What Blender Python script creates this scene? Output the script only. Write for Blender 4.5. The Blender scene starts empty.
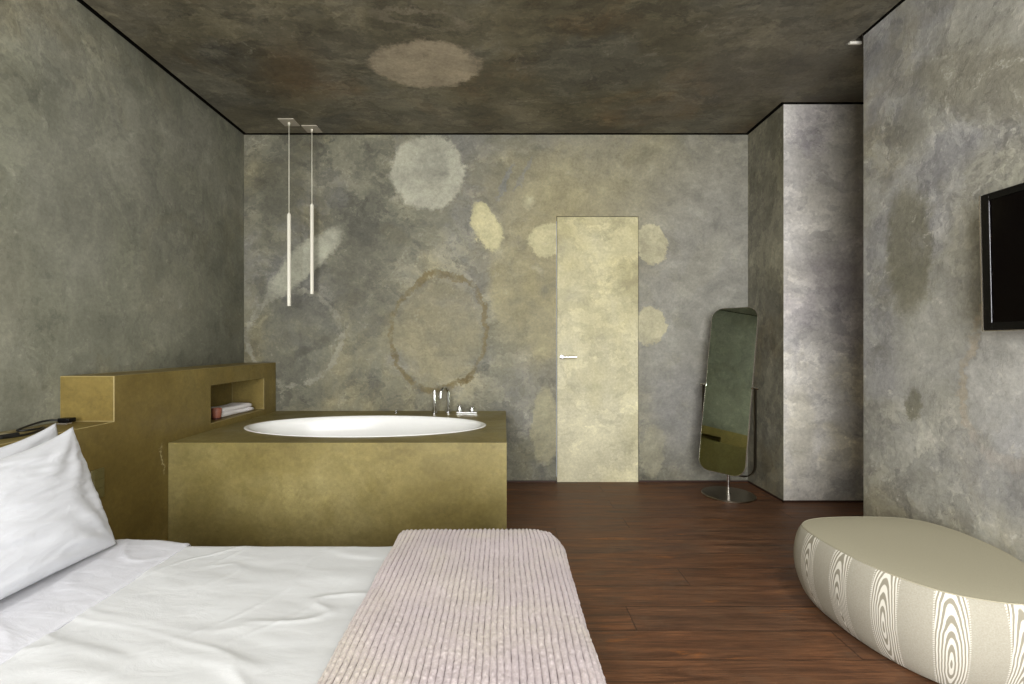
import bpy, bmesh, math, random
import numpy as np
from mathutils import Vector, Matrix

random.seed(7)
SC = bpy.context.scene
COL = SC.collection
PI = math.pi

# ------------------------------------------------------------------ room numbers (metres)
H = 2.75            # ceiling
XL, XR = -2.06, 1.933
YB = 3.724          # far wall
HC = 1.0975         # camera height

# ------------------------------------------------------------------ colour / node helpers
def lin(c):
    out = []
    for v in c[:3]:
        v = v / 255.0
        out.append(v / 12.92 if v <= 0.04045 else ((v + 0.055) / 1.055) ** 2.4)
    return (out[0], out[1], out[2], 1.0)

class NT:
    def __init__(self, name):
        self.m = bpy.data.materials.new(name)
        self.m.use_nodes = True
        self.t = self.m.node_tree
        self.t.nodes.clear()
        self.out = self.n('ShaderNodeOutputMaterial')
        self.b = self.n('ShaderNodeBsdfPrincipled')
        self.t.links.new(self.b.outputs[0], self.out.inputs[0])
    def n(self, t, **kw):
        nd = self.t.nodes.new(t)
        for k, v in kw.items():
            setattr(nd, k, v)
        return nd
    def put(self, sock, v):
        if isinstance(v, bpy.types.NodeSocket):
            self.t.links.new(v, sock)
        elif v is not None:
            sock.default_value = v
    def coord(self, kind='Object'):
        return self.n('ShaderNodeTexCoord').outputs[kind]
    def mapping(self, v, loc=(0,0,0), rot=(0,0,0), scale=(1,1,1), vt='POINT'):
        m = self.n('ShaderNodeMapping', vector_type=vt)
        self.put(m.inputs['Vector'], v)
        m.inputs['Location'].default_value = loc
        m.inputs['Rotation'].default_value = rot
        m.inputs['Scale'].default_value = scale
        return m.outputs[0]
    def noise(self, v, scale, detail=6, rough=0.6, dist=0.0, out='Fac'):
        m = self.n('ShaderNodeTexNoise')
        self.put(m.inputs['Vector'], v)
        m.inputs['Scale'].default_value = scale
        m.inputs['Detail'].default_value = detail
        m.inputs['Roughness'].default_value = rough
        m.inputs['Distortion'].default_value = dist
        return m.outputs[out]
    def vm(self, op, a, b=None, s=None):
        m = self.n('ShaderNodeVectorMath', operation=op)
        self.put(m.inputs[0], a)
        if b is not None: self.put(m.inputs[1], b)
        if s is not None: self.put(m.inputs['Scale'], s)
        return m.outputs['Value'] if op in ('LENGTH', 'DOT_PRODUCT') else m.outputs[0]
    def ma(self, op, a, b=None, c=None, clamp=False):
        m = self.n('ShaderNodeMath', operation=op, use_clamp=clamp)
        self.put(m.inputs[0], a)
        if b is not None: self.put(m.inputs[1], b)
        if c is not None: self.put(m.inputs[2], c)
        return m.outputs[0]
    def mr(self, v, a, b, c=0.0, d=1.0, smooth=True):
        m = self.n('ShaderNodeMapRange', interpolation_type='SMOOTHSTEP' if smooth else 'LINEAR')
        self.put(m.inputs['Value'], v)
        m.inputs['From Min'].default_value = a
        m.inputs['From Max'].default_value = b
        m.inputs['To Min'].default_value = c
        m.inputs['To Max'].default_value = d
        return m.outputs[0]
    def mix(self, f, a, b, mode='MIX'):
        m = self.n('ShaderNodeMix', data_type='RGBA', blend_type=mode)
        self.put(m.inputs[0], f); self.put(m.inputs[6], a); self.put(m.inputs[7], b)
        return m.outputs[2]
    def ramp(self, f, stops):
        m = self.n('ShaderNodeValToRGB')
        cr = m.color_ramp
        while len(cr.elements) < len(stops): cr.elements.new(0.5)
        for e, (p, c) in zip(cr.elements, stops):
            e.position = p; e.color = c
        self.put(m.inputs[0], f)
        return m.outputs[0]
    def sep(self, v):
        m = self.n('ShaderNodeSeparateXYZ'); self.put(m.inputs[0], v); return m.outputs
    def bump(self, h, strength=0.2, dist=0.01):
        m = self.n('ShaderNodeBump')
        m.inputs['Strength'].default_value = strength
        m.inputs['Distance'].default_value = dist
        self.put(m.inputs['Height'], h)
        self.t.links.new(m.outputs[0], self.b.inputs['Normal'])
    def base(self, c=None, rough=None, metal=None, spec=None, **kw):
        if c is not None: self.put(self.b.inputs['Base Color'], c)
        if rough is not None: self.put(self.b.inputs['Roughness'], rough)
        if metal is not None: self.put(self.b.inputs['Metallic'], metal)
        if spec is not None: self.put(self.b.inputs['Specular IOR Level'], spec)
        for k, v in kw.items(): self.put(self.b.inputs[k], v)
        return self.m

def plain(name, rgb, rough=0.5, metal=0.0, spec=0.5, var=0.06, scale=30, bump=0.0):
    t = NT(name)
    v = t.coord()
    n = t.noise(v, scale, 4)
    c = lin(rgb)
    lo = tuple(x * (1 - var) for x in c[:3]) + (1,)
    hi = tuple(min(1, x * (1 + var)) for x in c[:3]) + (1,)
    t.base(t.ramp(n, [(0.3, lo), (0.7, hi)]), rough, metal, spec)
    if bump: t.bump(n, bump, 0.003)
    return t.m

def plaster(name, dark, mid, light, seed=0.0, blobs=(), rough=0.6, contrast=1.0, flecks=0.35,
            fleck_rgb=None, big=0.8, streak_rot=(0.4, 0.5, 0.5), tints=(), bump=0.22, spec=0.35, coats=4):
    """hand-trowelled pigmented plaster; blobs = (centre, radii, angles, rgb, strength, softness, ring)"""
    t = NT(name)
    o = t.coord()
    v = t.mapping(o, loc=(seed, seed * 0.7, -seed * 0.3))
    w = t.vm('SUBTRACT', t.noise(v, 2.3, 5, 0.6, out='Color'), (0.5, 0.5, 0.5))
    wv = t.vm('ADD', v, t.vm('SCALE', w, s=0.25))
    n1 = t.noise(wv, big, 6, 0.6, 0.2)
    col = t.ramp(n1, [(0.36, lin(dark)), (0.5, lin(mid)), (0.64, lin(light))])
    for k, (rgb, sc, lo, hi, amt) in enumerate(tints):
        nt = t.noise(t.mapping(wv, loc=(3.1 * k + 5, 1.7 * k, 2.2)), sc, 7, 0.65, 0.2)
        col = t.mix(t.ma('MULTIPLY', t.mr(nt, lo, hi), amt), col, lin(rgb))
    # trowelled coats: each ends in a ragged edge on one side and fades on the other
    hgt = None
    for k in range(coats):
        rot = (0.5 + 1.3 * k, 0.4 - 0.9 * k, 0.3 + 0.7 * k)
        cv = t.mapping(wv, loc=(1.7 * k, -2.3 * k, 0.9 * k), rot=rot, scale=(1.0, 1.9, 1.4))
        nk = t.noise(cv, (0.75, 1.25, 2.1, 3.3)[k], 12, 0.66)
        T = (0.50, 0.53, 0.54, 0.55)[k]
        a = (0.27, 0.25, 0.23, 0.20)[k] * contrast * (1 if k % 2 == 0 else -1)
        one = (1, 1, 1, 1)
        g = lambda f: (1 + f, 1 + f, 1 + f * .92, 1)
        col = t.mix(1.0, col, t.ramp(nk, [(T - .003, one), (T + .003, g(a)), (T + .04, g(a * .75)), (T + .15, g(a * .1))]), 'MULTIPLY')
        hk = t.mr(nk, T - .005, T + .008)
        hgt = hk if hgt is None else t.ma('ADD', hgt, hk)
    # marks (old repairs and stains with a shape of their own)
    if blobs:
        e = t.vm('SUBTRACT', t.noise(o, 6.0, 10, 0.74, out='Color'), (0.5, 0.5, 0.5))
        e2 = t.vm('SUBTRACT', t.noise(o, 2.2, 3, 0.5, out='Color'), (0.5, 0.5, 0.5))
        e3 = t.vm('SUBTRACT', t.noise(o, 30.0, 4, 0.7, out='Color'), (0.5, 0.5, 0.5))
        o_ = t.vm('ADD', o, t.vm('SCALE', e3, s=0.07))
        bv = t.vm('ADD', t.vm('ADD', o_, t.vm('SCALE', e, s=0.17)), t.vm('SCALE', e2, s=0.09))
        tex = t.noise(wv, 6.0, 10, 0.74)
        for (c, r, rot, rgb, amt, soft, ring) in blobs:
            q = t.mapping(bv, loc=c, rot=rot, scale=r, vt='TEXTURE')
            L = t.vm('LENGTH', q)
            if ring:
                L = t.ma('ABSOLUTE', t.ma('SUBTRACT', L, 1.0))
                mk = t.mr(L, ring, ring * (1 - soft) * 0.5, 0.0, amt)
                mk = t.ma('MULTIPLY', mk, t.mr(tex, 0.34, 0.55))
            else:
                mk = t.mr(L, 1.0, max(0.0, 1.0 - soft), 0.0, amt)
                mk = t.ma('MULTIPLY', mk, t.mr(tex, 0.25, 0.52, 0.45, 1.0))
            col = t.mix(mk, col, lin(rgb))
    n2 = t.noise(wv, 5.0, 10, 0.72)
    col = t.mix(1.0, col, t.ramp(n2, [(0.25, (1 - .34 * contrast,) * 3 + (1,)), (0.5, (1, 1, 1, 1)), (0.75, (1 + .34 * contrast,) * 3 + (1,))]), 'MULTIPLY')
    # short scraped strokes
    sv = t.mapping(wv, rot=streak_rot, scale=(1.5, 6.0, 3.0))
    n3 = t.noise(sv, 2.2, 10, 0.75, 0.2)
    col = t.mix(1.0, col, t.ramp(n3, [(0.3, (1 - .18 * contrast,) * 3 + (1,)), (0.7, (1 + .18 * contrast,) * 3 + (1,))]), 'MULTIPLY')
    fl = t.ma('MULTIPLY', t.mr(n3, 0.60, 0.66), t.mr(t.noise(v, 2.1, 4), 0.48, 0.60))
    fl2 = t.ma('MULTIPLY', t.mr(t.noise(wv, 20, 8, 0.75), 0.57, 0.66), t.mr(n2, 0.5, 0.64))
    fl = t.ma('MAXIMUM', fl, fl2)
    col = t.mix(t.ma('MULTIPLY', fl, flecks), col, lin(fleck_rgb or light))
    n4 = t.noise(v, 55, 5, 0.75)
    col = t.mix(1.0, col, t.ramp(n4, [(0.3, (.84, .84, .84, 1)), (0.7, (1.16, 1.16, 1.16, 1))]), 'MULTIPLY')
    t.base(col, t.mr(n2, 0.3, 0.7, rough - 0.1, rough + 0.1), 0, spec)
    h2 = t.ma('ADD', t.ma('MULTIPLY', n3, 0.6), t.ma('ADD', t.ma('MULTIPLY', n4, 0.2), n2))
    if hgt is not None: h2 = t.ma('ADD', h2, t.ma('MULTIPLY', hgt, 0.12))
    t.bump(h2, bump, 0.012)
    return t.m

# ------------------------------------------------------------------ mesh helpers
def link_mesh(name, me, mats, parent=None, smooth=False):
    o = bpy.data.objects.new(name, me)
    COL.objects.link(o)
    for m in (mats if isinstance(mats, (list, tuple)) else [mats]):
        me.materials.append(m)
    if smooth:
        me.polygons.foreach_set('use_smooth', [True] * len(me.polygons))
    if parent is not None: o.parent = parent
    return o

def obj(name, bm, mats, parent=None, smooth=False, auto=None):
    me = bpy.data.meshes.new(name)
    bmesh.ops.recalc_face_normals(bm, faces=bm.faces)
    bm.to_mesh(me); bm.free()
    o = link_mesh(name, me, mats, parent, smooth or auto is not None)
    if auto is not None:
        me.set_sharp_from_angle(angle=math.radians(auto))
    return o

def box(bm, lo, hi, bev=0.0, seg=2, mi=0):
    r = bmesh.ops.create_cube(bm, size=1.0)
    vs = r['verts']
    for v in vs:
        v.co = Vector((lo[i] + (v.co[i] + 0.5) * (hi[i] - lo[i]) for i in range(3)))
    fs = {f for v in vs for f in v.link_faces}
    for f in fs: f.material_index = mi
    if bev > 0:
        es = {e for v in vs for e in v.link_edges}
        r = bmesh.ops.bevel(bm, geom=list(es), offset=bev, segments=seg, profile=0.5, affect='EDGES')
        for f in r['faces']: f.material_index = mi
        return r
    return r

def boxbm(lo, hi, bev=0.0, seg=2):
    bm = bmesh.new(); box(bm, lo, hi, bev, seg); return bm

def lathe(bm, prof, n=32, M=None, cap=True, sx=1.0, sy=1.0):
    """prof: list of (r, z)"""
    M = M or Matrix()
    rings = []
    for r, z in prof:
        if r < 1e-6:
            rings.append([bm.verts.new(M @ Vector((0, 0, z)))])
        else:
            rings.append([bm.verts.new(M @ Vector((sx * r * math.cos(2*PI*i/n), sy * r * math.sin(2*PI*i/n), z))) for i in range(n)])
    for a, b in zip(rings[:-1], rings[1:]):
        if len(a) == 1 and len(b) == 1: continue
        for i in range(n):
            j = (i + 1) % n
            if len(a) == 1: bm.faces.new((a[0], b[i], b[j]))
            elif len(b) == 1: bm.faces.new((a[i], a[j], b[0]))
            else: bm.faces.new((a[i], a[j], b[j], b[i]))
    if cap:
        for r in (rings[0], rings[-1]):
            if len(r) > 2:
                try: bm.faces.new(r)
                except ValueError: pass

def tube(bm, pts, r, n=10, closed=False, flat=None, smooth_iter=0):
    """sweep a circle (or a flat bar: flat=(half w along side, half t)) along pts"""
    P = [Vector(p) for p in pts]
    for _ in range(smooth_iter):
        Q = [P[0]]
        for a, b in zip(P[:-1], P[1:]):
            Q += [a.lerp(b, .25), a.lerp(b, .75)]
        Q.append(P[-1]); P = Q
    rings = []
    up = None
    for i, p in enumerate(P):
        d = (P[min(i + 1, len(P) - 1)] - P[max(i - 1, 0)]).normalized()
        if up is None:
            up = Vector((0, 0, 1)) if abs(d.z) < 0.9 else Vector((0, 1, 0))
        s = d.cross(up)
        if s.length < 1e-6: s = d.orthogonal()
        s.normalize(); up = s.cross(d).normalized()
        rr = r(i / (len(P) - 1)) if callable(r) else r
        rings.append([bm.verts.new(p + s * (rr * math.cos(2*PI*k/n)) + up * (rr * math.sin(2*PI*k/n))) for k in range(n)])
    for a, b in zip(rings[:-1], rings[1:]):
        for k in range(n):
            bm.faces.new((a[k], a[(k+1) % n], b[(k+1) % n], b[k]))
    bm.faces.new(rings[0]); bm.faces.new(rings[-1])

def prism(bm, poly, z0, z1, mi=0):
    a = [bm.verts.new((x, y, z0)) for x, y in poly]
    b = [bm.verts.new((x, y, z1)) for x, y in poly]
    n = len(poly)
    fs = [bm.faces.new(a), bm.faces.new(b)]
    for i in range(n):
        fs.append(bm.faces.new((a[i], a[(i+1) % n], b[(i+1) % n], b[i])))
    for f in fs: f.material_index = mi

def grid_mesh(name, P, mats, parent=None, attrs=None, uv=None, closed_u=False):
    """P: (nu, nv, 3) array"""
    nu, nv = P.shape[:2]
    me = bpy.data.meshes.new(name)
    idx = np.arange(nu * nv).reshape(nu, nv)
    if closed_u:
        a = idx; b = np.roll(idx, -1, axis=0)
        q = np.stack([a[:, :-1], b[:, :-1], b[:, 1:], a[:, 1:]], -1).reshape(-1, 4)
    else:
        q = np.stack([idx[:-1, :-1], idx[1:, :-1], idx[1:, 1:], idx[:-1, 1:]], -1).reshape(-1, 4)
    me.from_pydata(P.reshape(-1, 3).tolist(), [], q.tolist())
    for k, arr in (attrs or {}).items():
        at = me.attributes.new(k, 'FLOAT', 'POINT')
        at.data.foreach_set('value', arr.reshape(-1).astype(np.float32))
    me.update()
    return link_mesh(name, me, mats, parent, True)

def solidify(o, th, offset=-1.0):
    m = o.modifiers.new('thickness', 'SOLIDIFY'); m.thickness = th; m.offset = offset; m.use_rim = True
    return m

def bake(o):
    dg = bpy.context.evaluated_depsgraph_get(); dg.update()
    me = bpy.data.meshes.new_from_object(o.evaluated_get(dg))
    o.modifiers.clear(); o.data = me

def empty(name, loc=(0, 0, 0), rz=0.0):
    o = bpy.data.objects.new(name, None); COL.objects.link(o)
    o.location = loc; o.rotation_euler = (0, 0, rz); o.empty_display_size = 0.1
    return o

def tag(o, label, cat, group=None, kind=None):
    o['label'] = label; o['category'] = cat
    if group: o['group'] = group
    if kind: o['kind'] = kind
    return o

def struct(o): o['kind'] = 'structure'; return o

# numpy value noise
def vn(x, y, seed=0):
    xi = np.floor(x).astype(np.int64); yi = np.floor(y).astype(np.int64)
    fx = x - xi; fy = y - yi
    fx = fx * fx * fx * (fx * (fx * 6 - 15) + 10); fy = fy * fy * fy * (fy * (fy * 6 - 15) + 10)
    def h(a, b):
        n = (a * 374761393 + b * 668265263 + seed * 974634777) & 0xffffffff
        n = ((n ^ (n >> 13)) * 1274126177) & 0xffffffff
        return ((n ^ (n >> 16)) & 0xffff) / 65535.0
    a = h(xi, yi); b = h(xi + 1, yi); c = h(xi, yi + 1); d = h(xi + 1, yi + 1)
    return (a * (1 - fx) + b * fx) * (1 - fy) + (c * (1 - fx) + d * fx) * fy - 0.5
def fbm(x, y, seed=0, oct=4, gain=0.5):
    s = 0; a = 1.0
    for k in range(oct):
        s = s + a * vn(x * 2 ** k, y * 2 ** k, seed + 17 * k); a *= gain
    return s

# ------------------------------------------------------------------ materials
def B(px, py, rx, ry, rot, rgb, amt, soft=0.25, ring=0):
    """mark on the far wall: centre and radii in wall centimetres from the room's left corner / floor"""
    return ((XL + px / 100, YB, py / 100), (rx / 100, 1.0, ry / 100), (0, math.radians(rot), 0), rgb, amt, soft, ring)

back_blobs = [
    B(300, 235, 150, 75, 0, (146, 140, 114), .75, .8),
    B(245, 170, 75, 120, 0, (150, 141, 104), .75, .8),
    B(370, 130, 90, 180, 0, (143, 141, 133), .8, .6),
    B(146, 246, 31, 31, 0, (162, 160, 142), 1.0, .14),
    B(150, 252, 18, 16, 30, (128, 127, 114), .5, .35),
    B(192, 203, 12, 23, -28, (182, 175, 136), 1.0, .2),
    B(47, 175, 44, 13, -42, (152, 151, 134), 1.0, .3),
    B(44, 112, 34, 38, 10, (99, 98, 86), .6, .2),
    B(40, 115, 37, 38, 0, (138, 136, 121), .75, .3, .08),
    B(56, 108, 20, 5, -25, (78, 77, 66), .6, .5),
    B(154, 118, 36, 45, 10, (132, 125, 98), .6, .2),
    B(154, 118, 37, 46, 10, (104, 91, 54), .85, .1, .068),
    B(176, 82, 10, 3, -35, (92, 78, 42), .8, .4),
    B(205, 150, 14, 30, -10, (142, 134, 100), .6, .5),
    B(172, 112, 20, 24, 0, (134, 128, 102), .5, .4),
    B(240, 191, 16, 15, 20, (178, 171, 134), 1.0, .12),
    B(322, 188, 14, 17, 0, (174, 168, 138), 1.0, .12),
    B(321, 123, 14, 17, 0, (168, 162, 134), 1.0, .14),
    B(238, 118, 15, 24, 0, (146, 139, 108), .7, .25),
    B(238, 45, 13, 34, 0, (150, 145, 116), .75, .18),
    B(322, 25, 12, 22, 0, (148, 144, 122), .7, .2),
    B(225, 222, 5, 7, 0, (164, 158, 128), .8, .5),
    B(206, 238, 2.6, 20, 22, (122, 122, 116), .8, .35),
    B(221, 244, 2.2, 20, 28, (126, 125, 117), .7, .35),
    B(362, 170, 14, 36, 35, (146, 143, 130), .6, .35),
    B(345, 60, 30, 50, 0, (120, 119, 118), .5, .6),
    B(120, 196, 20, 9, 30, (98, 94, 74), .5, .5),
    B(30, 240, 28, 40, 0, (78, 77, 66), .6, .6),
    B(95, 160, 40, 60, 0, (88, 86, 73), .6, .7),
]
M_back = plaster('plaster_far', (86, 85, 73), (107, 105, 90), (127, 124, 108), 3.0, back_blobs,
                 fleck_rgb=(160, 157, 140), tints=[((126, 118, 88), .7, .48, .62, .5), ((118, 117, 114), 1.1, .50, .62, .5)])
M_left = plaster('plaster_left', (100, 100, 87), (117, 117, 103), (135, 134, 121), 11.0, [
    ((XL, 2.9, 1.35), (1, .5, .35), (0, 0, 0), (128, 127, 112), .5, .6, 0),
    ((XL, 2.25, 1.75), (1, .35, .5), (0, 0, 0), (128, 127, 116), .45, .5, 0),
    ((XL, 1.8, 1.3), (1, .3, .45), (0, 0, 0), (134, 132, 116), .5, .5, 0),
    ((XL, 3.0, 1.6), (1, .3, .3), (0, 0, 0), (122, 120, 104), .5, .3, .12)],
    fleck_rgb=(165, 163, 150), flecks=.35, contrast=.6, tints=[((116, 108, 82), .8, .5, .66, .5)])
M_right = plaster('plaster_right', (130, 128, 116), (153, 151, 141), (172, 171, 164), 23.0, [
    ((XR, 1.80, 0.95), (1, .17, .30), (0, 0, 0), (188, 187, 182), .85, .15, 0),
    ((XR, 1.80, 0.95), (1, .185, .32), (0, 0, 0), (178, 166, 146), .85, .3, .12),
    ((XR, 2.15, 1.1), (1, .25, .5), (0, 0, 0), (178, 177, 168), .7, .6, 0),
    ((XR, 2.25, 1.55), (1, .16, .4), (0, 0, 0), (122, 119, 99), .75, .4, 0),
    ((XR, 1.9, 2.15), (1, .5, .16), (0.6, 0, 0), (132, 128, 112), .6, .5, 0),
    ((XR, 2.22, .8), (1, .07, .09), (0, 0, 0), (112, 109, 88), .7, .4, 0),
    ((XR, 1.7, .6), (1, .5, .4), (0, 0, 0), (170, 170, 173), .6, .7, 0)],
    fleck_rgb=(206, 203, 193), flecks=.7, contrast=.85, streak_rot=(.7, .2, .2), bump=.32,
    tints=[((162, 162, 166), 1.0, .48, .62, .6), ((160, 152, 126), .8, .52, .66, .5)])
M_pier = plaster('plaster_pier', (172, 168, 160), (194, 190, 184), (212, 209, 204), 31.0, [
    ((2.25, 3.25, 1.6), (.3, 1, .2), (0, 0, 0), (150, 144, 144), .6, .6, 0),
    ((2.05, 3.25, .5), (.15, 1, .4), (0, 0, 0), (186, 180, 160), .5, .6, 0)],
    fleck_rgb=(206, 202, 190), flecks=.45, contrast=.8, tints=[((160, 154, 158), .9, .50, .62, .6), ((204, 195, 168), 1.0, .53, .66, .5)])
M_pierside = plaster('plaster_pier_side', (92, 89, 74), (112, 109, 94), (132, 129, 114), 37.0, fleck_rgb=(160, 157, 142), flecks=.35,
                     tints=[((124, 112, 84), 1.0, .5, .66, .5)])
M_ceil = plaster('plaster_ceiling', (85, 80, 65), (104, 99, 82), (125, 120, 104), 41.0, [
    ((-.47, 2.79, H), (.36, .25, 1), (0, 0, 0), (172, 160, 138), 1.0, .16, 0),
    ((-.42, 2.4, H), (.22, .06, 1), (0, 0, .2), (140, 132, 114), .6, .4, .3),
    ((-.75, 3.25, H), (.16, .09, 1), (0, 0, 0), (132, 128, 110), .5, .3, 0),
    ((1.6, 2.9, H), (.8, .6, 1), (0, 0, 0), (106, 102, 96), .5, .8, 0),
    ((-1.3, 2.9, H), (.25, .5, 1), (0, 0, .5), (102, 80, 50), .5, .8, 0),
    ((.9, 2.1, H), (.05, .2, 1), (0, 0, -.3), (150, 146, 136), .6, .6, 0)],
    fleck_rgb=(150, 146, 132), flecks=.4, streak_rot=(0, 0, .5),
    tints=[((108, 86, 60), 1.0, .52, .66, .5), ((108, 107, 98), 1.2, .5, .62, .5)])
M_door = plaster('door_plaster', (162, 154, 114), (184, 177, 140), (200, 194, 164), 53.0, [
    ((.55, YB, 1.95), (.25, 1, .15), (0, 0, 0), (158, 148, 90), .6, .6, 0)],
    rough=.5, contrast=.6, fleck_rgb=(194, 189, 162), flecks=.45, bump=.15)
def olive(name, d, m, l, seed, blobs=()):
    return plaster(name, d, m, l, seed, blobs, rough=.45, contrast=.30, flecks=.08, fleck_rgb=(150, 140, 100), big=1.3, bump=.1,
                   streak_rot=(1.2, .3, .4))
M_olive = olive('olive_plaster', (110, 98, 54), (124, 112, 66), (138, 127, 82), 61.0)
M_head = olive('olive_plaster_dark', (108, 92, 46), (119, 103, 55), (130, 115, 66), 71.0, [
    ((-2.02, 1.85, .736), (.05, .25, .02), (0, 0, 0), (190, 184, 160), .7, .5, 0),
    ((-2.04, 2.6, .947), (.035, .6, .03), (0, 0, 0), (176, 168, 140), .55, .6, 0),
    ((-1.807, 2.49, .475), (.3, .008, .10), (.1, 0, 0), (200, 190, 150), .6, .5, 0)])
M_edge = plain('worn_edge', (146, 131, 86), .6, var=.15, scale=18)
M_void = plain('gap_shade', (14, 12, 8), .9, spec=.1)  # near-black stands in for the shade up in the ceiling gap
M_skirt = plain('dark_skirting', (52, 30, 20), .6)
M_white_trim = plain('white_trim', (226, 222, 210), .5)

def floor_mat():
    t = NT('old_wood_planks')
    o = t.coord()
    s = t.sep(o)
    w = .166
    row = t.ma('FLOOR', t.ma('DIVIDE', t.ma('ADD', s[1], 0.03), w))
    wn = t.n('ShaderNodeTexWhiteNoise', noise_dimensions='1D'); t.put(wn.inputs['W'], row)
    off = t.ma('MULTIPLY', wn.outputs['Value'], 3.7)
    xs = t.ma('DIVIDE', t.ma('ADD', s[0], off), 1.9)
    cell = t.ma('FLOOR', xs)
    cv = t.n('ShaderNodeCombineXYZ'); t.put(cv.inputs[0], cell); t.put(cv.inputs[1], row)
    wn2 = t.n('ShaderNodeTexWhiteNoise', noise_dimensions='3D'); t.put(wn2.inputs['Vector'], cv.outputs[0])
    rnd = wn2.outputs['Value']
    # grain
    gv = t.vm('ADD', t.mapping(o, scale=(1.4, 16, 1)), t.vm('SCALE', wn2.outputs['Color'], s=20.0))
    g = t.noise(gv, 1.7, 9, .66, .8)
    g2 = t.noise(t.mapping(gv, scale=(1, 4.0, 1)), 2.4, 8, .75, .3)
    big = t.noise(o, 1.6, 5, .6, .5)
    col = t.ramp(g, [(.28, lin((52, 34, 24))), (.46, lin((92, 62, 43))), (.6, lin((114, 79, 55))), (.78, lin((138, 101, 71)))])
    col = t.mix(t.ma('MULTIPLY', t.mr(rnd, .2, .9), .55), col, t.ramp(g, [(.3, lin((64, 40, 26))), (.6, lin((116, 76, 48))), (.8, lin((142, 100, 66)))]))
    col = t.mix(t.mr(big, .42, .66, 0, .5), col, t.ramp(g2, [(.3, lin((56, 37, 26))), (.7, lin((112, 82, 60)))]))
    fg = t.noise(t.mapping(gv, scale=(1.6, 7.0, 1)), 3.0, 6, .7)
    col = t.mix(1.0, col, t.ramp(fg, [(.34, (.62, .6, .6, 1)), (.5, (1, 1, 1, 1)), (.68, (1.6, 1.6, 1.6, 1))]), 'MULTIPLY')
    col = t.mix(t.ma('MULTIPLY', t.mr(t.noise(o, 5.0, 8, .7), .5, .66), .35), col, lin((104, 82, 64)))
    # amber worn spots
    am = t.ma('MULTIPLY', t.mr(t.noise(t.mapping(gv, scale=(.5, .35, 1)), 2.6, 6, .7, .6), .60, .72), .6)
    col = t.mix(am, col, lin((158, 96, 40)))
    dk = t.mr(t.noise(t.mapping(gv, scale=(.8, 1.2, 1)), 3.2, 7, .7, 1.0), .60, .70, 0, .6)
    col = t.mix(dk, col, lin((34, 18, 12)))
    col = t.mix(t.mr(g2, .56, .68, 0, .4), col, lin((38, 22, 15)))
    # seams
    fy = t.ma('FRACT', t.ma('DIVIDE', t.ma('ADD', s[1], 0.03), w))
    sy = t.ma('MINIMUM', fy, t.ma('SUBTRACT', 1.0, fy))
    fx = t.ma('FRACT', xs)
    sx = t.ma('MULTIPLY', t.ma('MINIMUM', fx, t.ma('SUBTRACT', 1.0, fx)), 1.9 / w)
    sm = t.mr(t.ma('ADD', t.ma('MINIMUM', sy, sx), t.ma('MULTIPLY', t.ma('SUBTRACT', fg, .5), .06)), .0, .03)
    col = t.mix(t.ma('MULTIPLY', t.ma('SUBTRACT', 1.0, sm), .6), col, lin((26, 14, 9)))
    t.base(col, t.mr(g, .3, .7, .42, .6), 0, .35)
    t.bump(t.ma('ADD', t.ma('MULTIPLY', g2, .4), t.ma('MULTIPLY', sm, .6)), .25, .006)
    return t.m
M_floor = floor_mat()

def linen(name, rgb, wr=.12):
    t = NT(name)
    o = t.coord()
    n = t.noise(t.mapping(o, scale=(3, 6, 3)), 3.0, 6, .6, .6)
    f = t.noise(o, 260, 2)
    c = lin(rgb)
    t.base(t.ramp(n, [(.3, tuple(x * .96 for x in c[:3]) + (1,)), (.7, c)]), .8, 0, .2, **{'Sheen Weight': .15})
    t.bump(t.ma('ADD', n, t.ma('MULTIPLY', f, .05)), wr, .02)
    return t.m
M_linen = linen('white_cotton', (203, 204, 204))
M_sheet = linen('white_sheet', (197, 197, 202), .2)
M_pillow = linen('white_pillowcase', (197, 198, 202), .22)
M_towel = plain('towel_terry', (236, 232, 232), .95, spec=.1, var=.08, scale=220, bump=.5)
M_chrome = plain('chrome', (214, 214, 214), .1, 1.0, var=.02)
M_steel = plain('brushed_steel', (150, 140, 124), .32, 1.0, var=.08, scale=60)
M_darksteel = plain('dark_steel', (92, 86, 76), .3, 1.0, var=.08)
M_enamel = plain('white_enamel', (246, 246, 244), .22, spec=.5, var=.01)
M_lamp = plain('lamp_white', (226, 222, 206), .4, var=.02)
M_canopy = plain('lamp_plate', (178, 170, 154), .45, var=.04)
M_cable = plain('lamp_cable', (212, 208, 190), .5)
M_black = plain('black_plastic', (12, 11, 11), .25, spec=.2, var=.1)
M_lip = plain('gloss_lip', (60, 60, 66), .12, spec=.8)
M_rubber = plain('black_cable', (18, 17, 16), .5)
M_silver = plain('silver_edge', (190, 182, 170), .25, .8)
M_bedwood = plain('dark_bed_base', (58, 42, 30), .5, var=.2, scale=8)
M_pot = plain('terracotta', (146, 88, 68), .5, var=.12, scale=40)
M_potdark = plain('dark_foot', (70, 24, 18), .5)
M_switch = plain('olive_glass', (98, 91, 54), .3)
M_switchline = plain('switch_line', (70, 70, 50), .4)
t = NT('screen_glass'); M_screen = t.base(lin((7, 4, 4)), .1, 0, .08)
t = NT('mirror_glass'); M_mirror = t.base(lin((206, 218, 202)), .015, 1.0)

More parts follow.
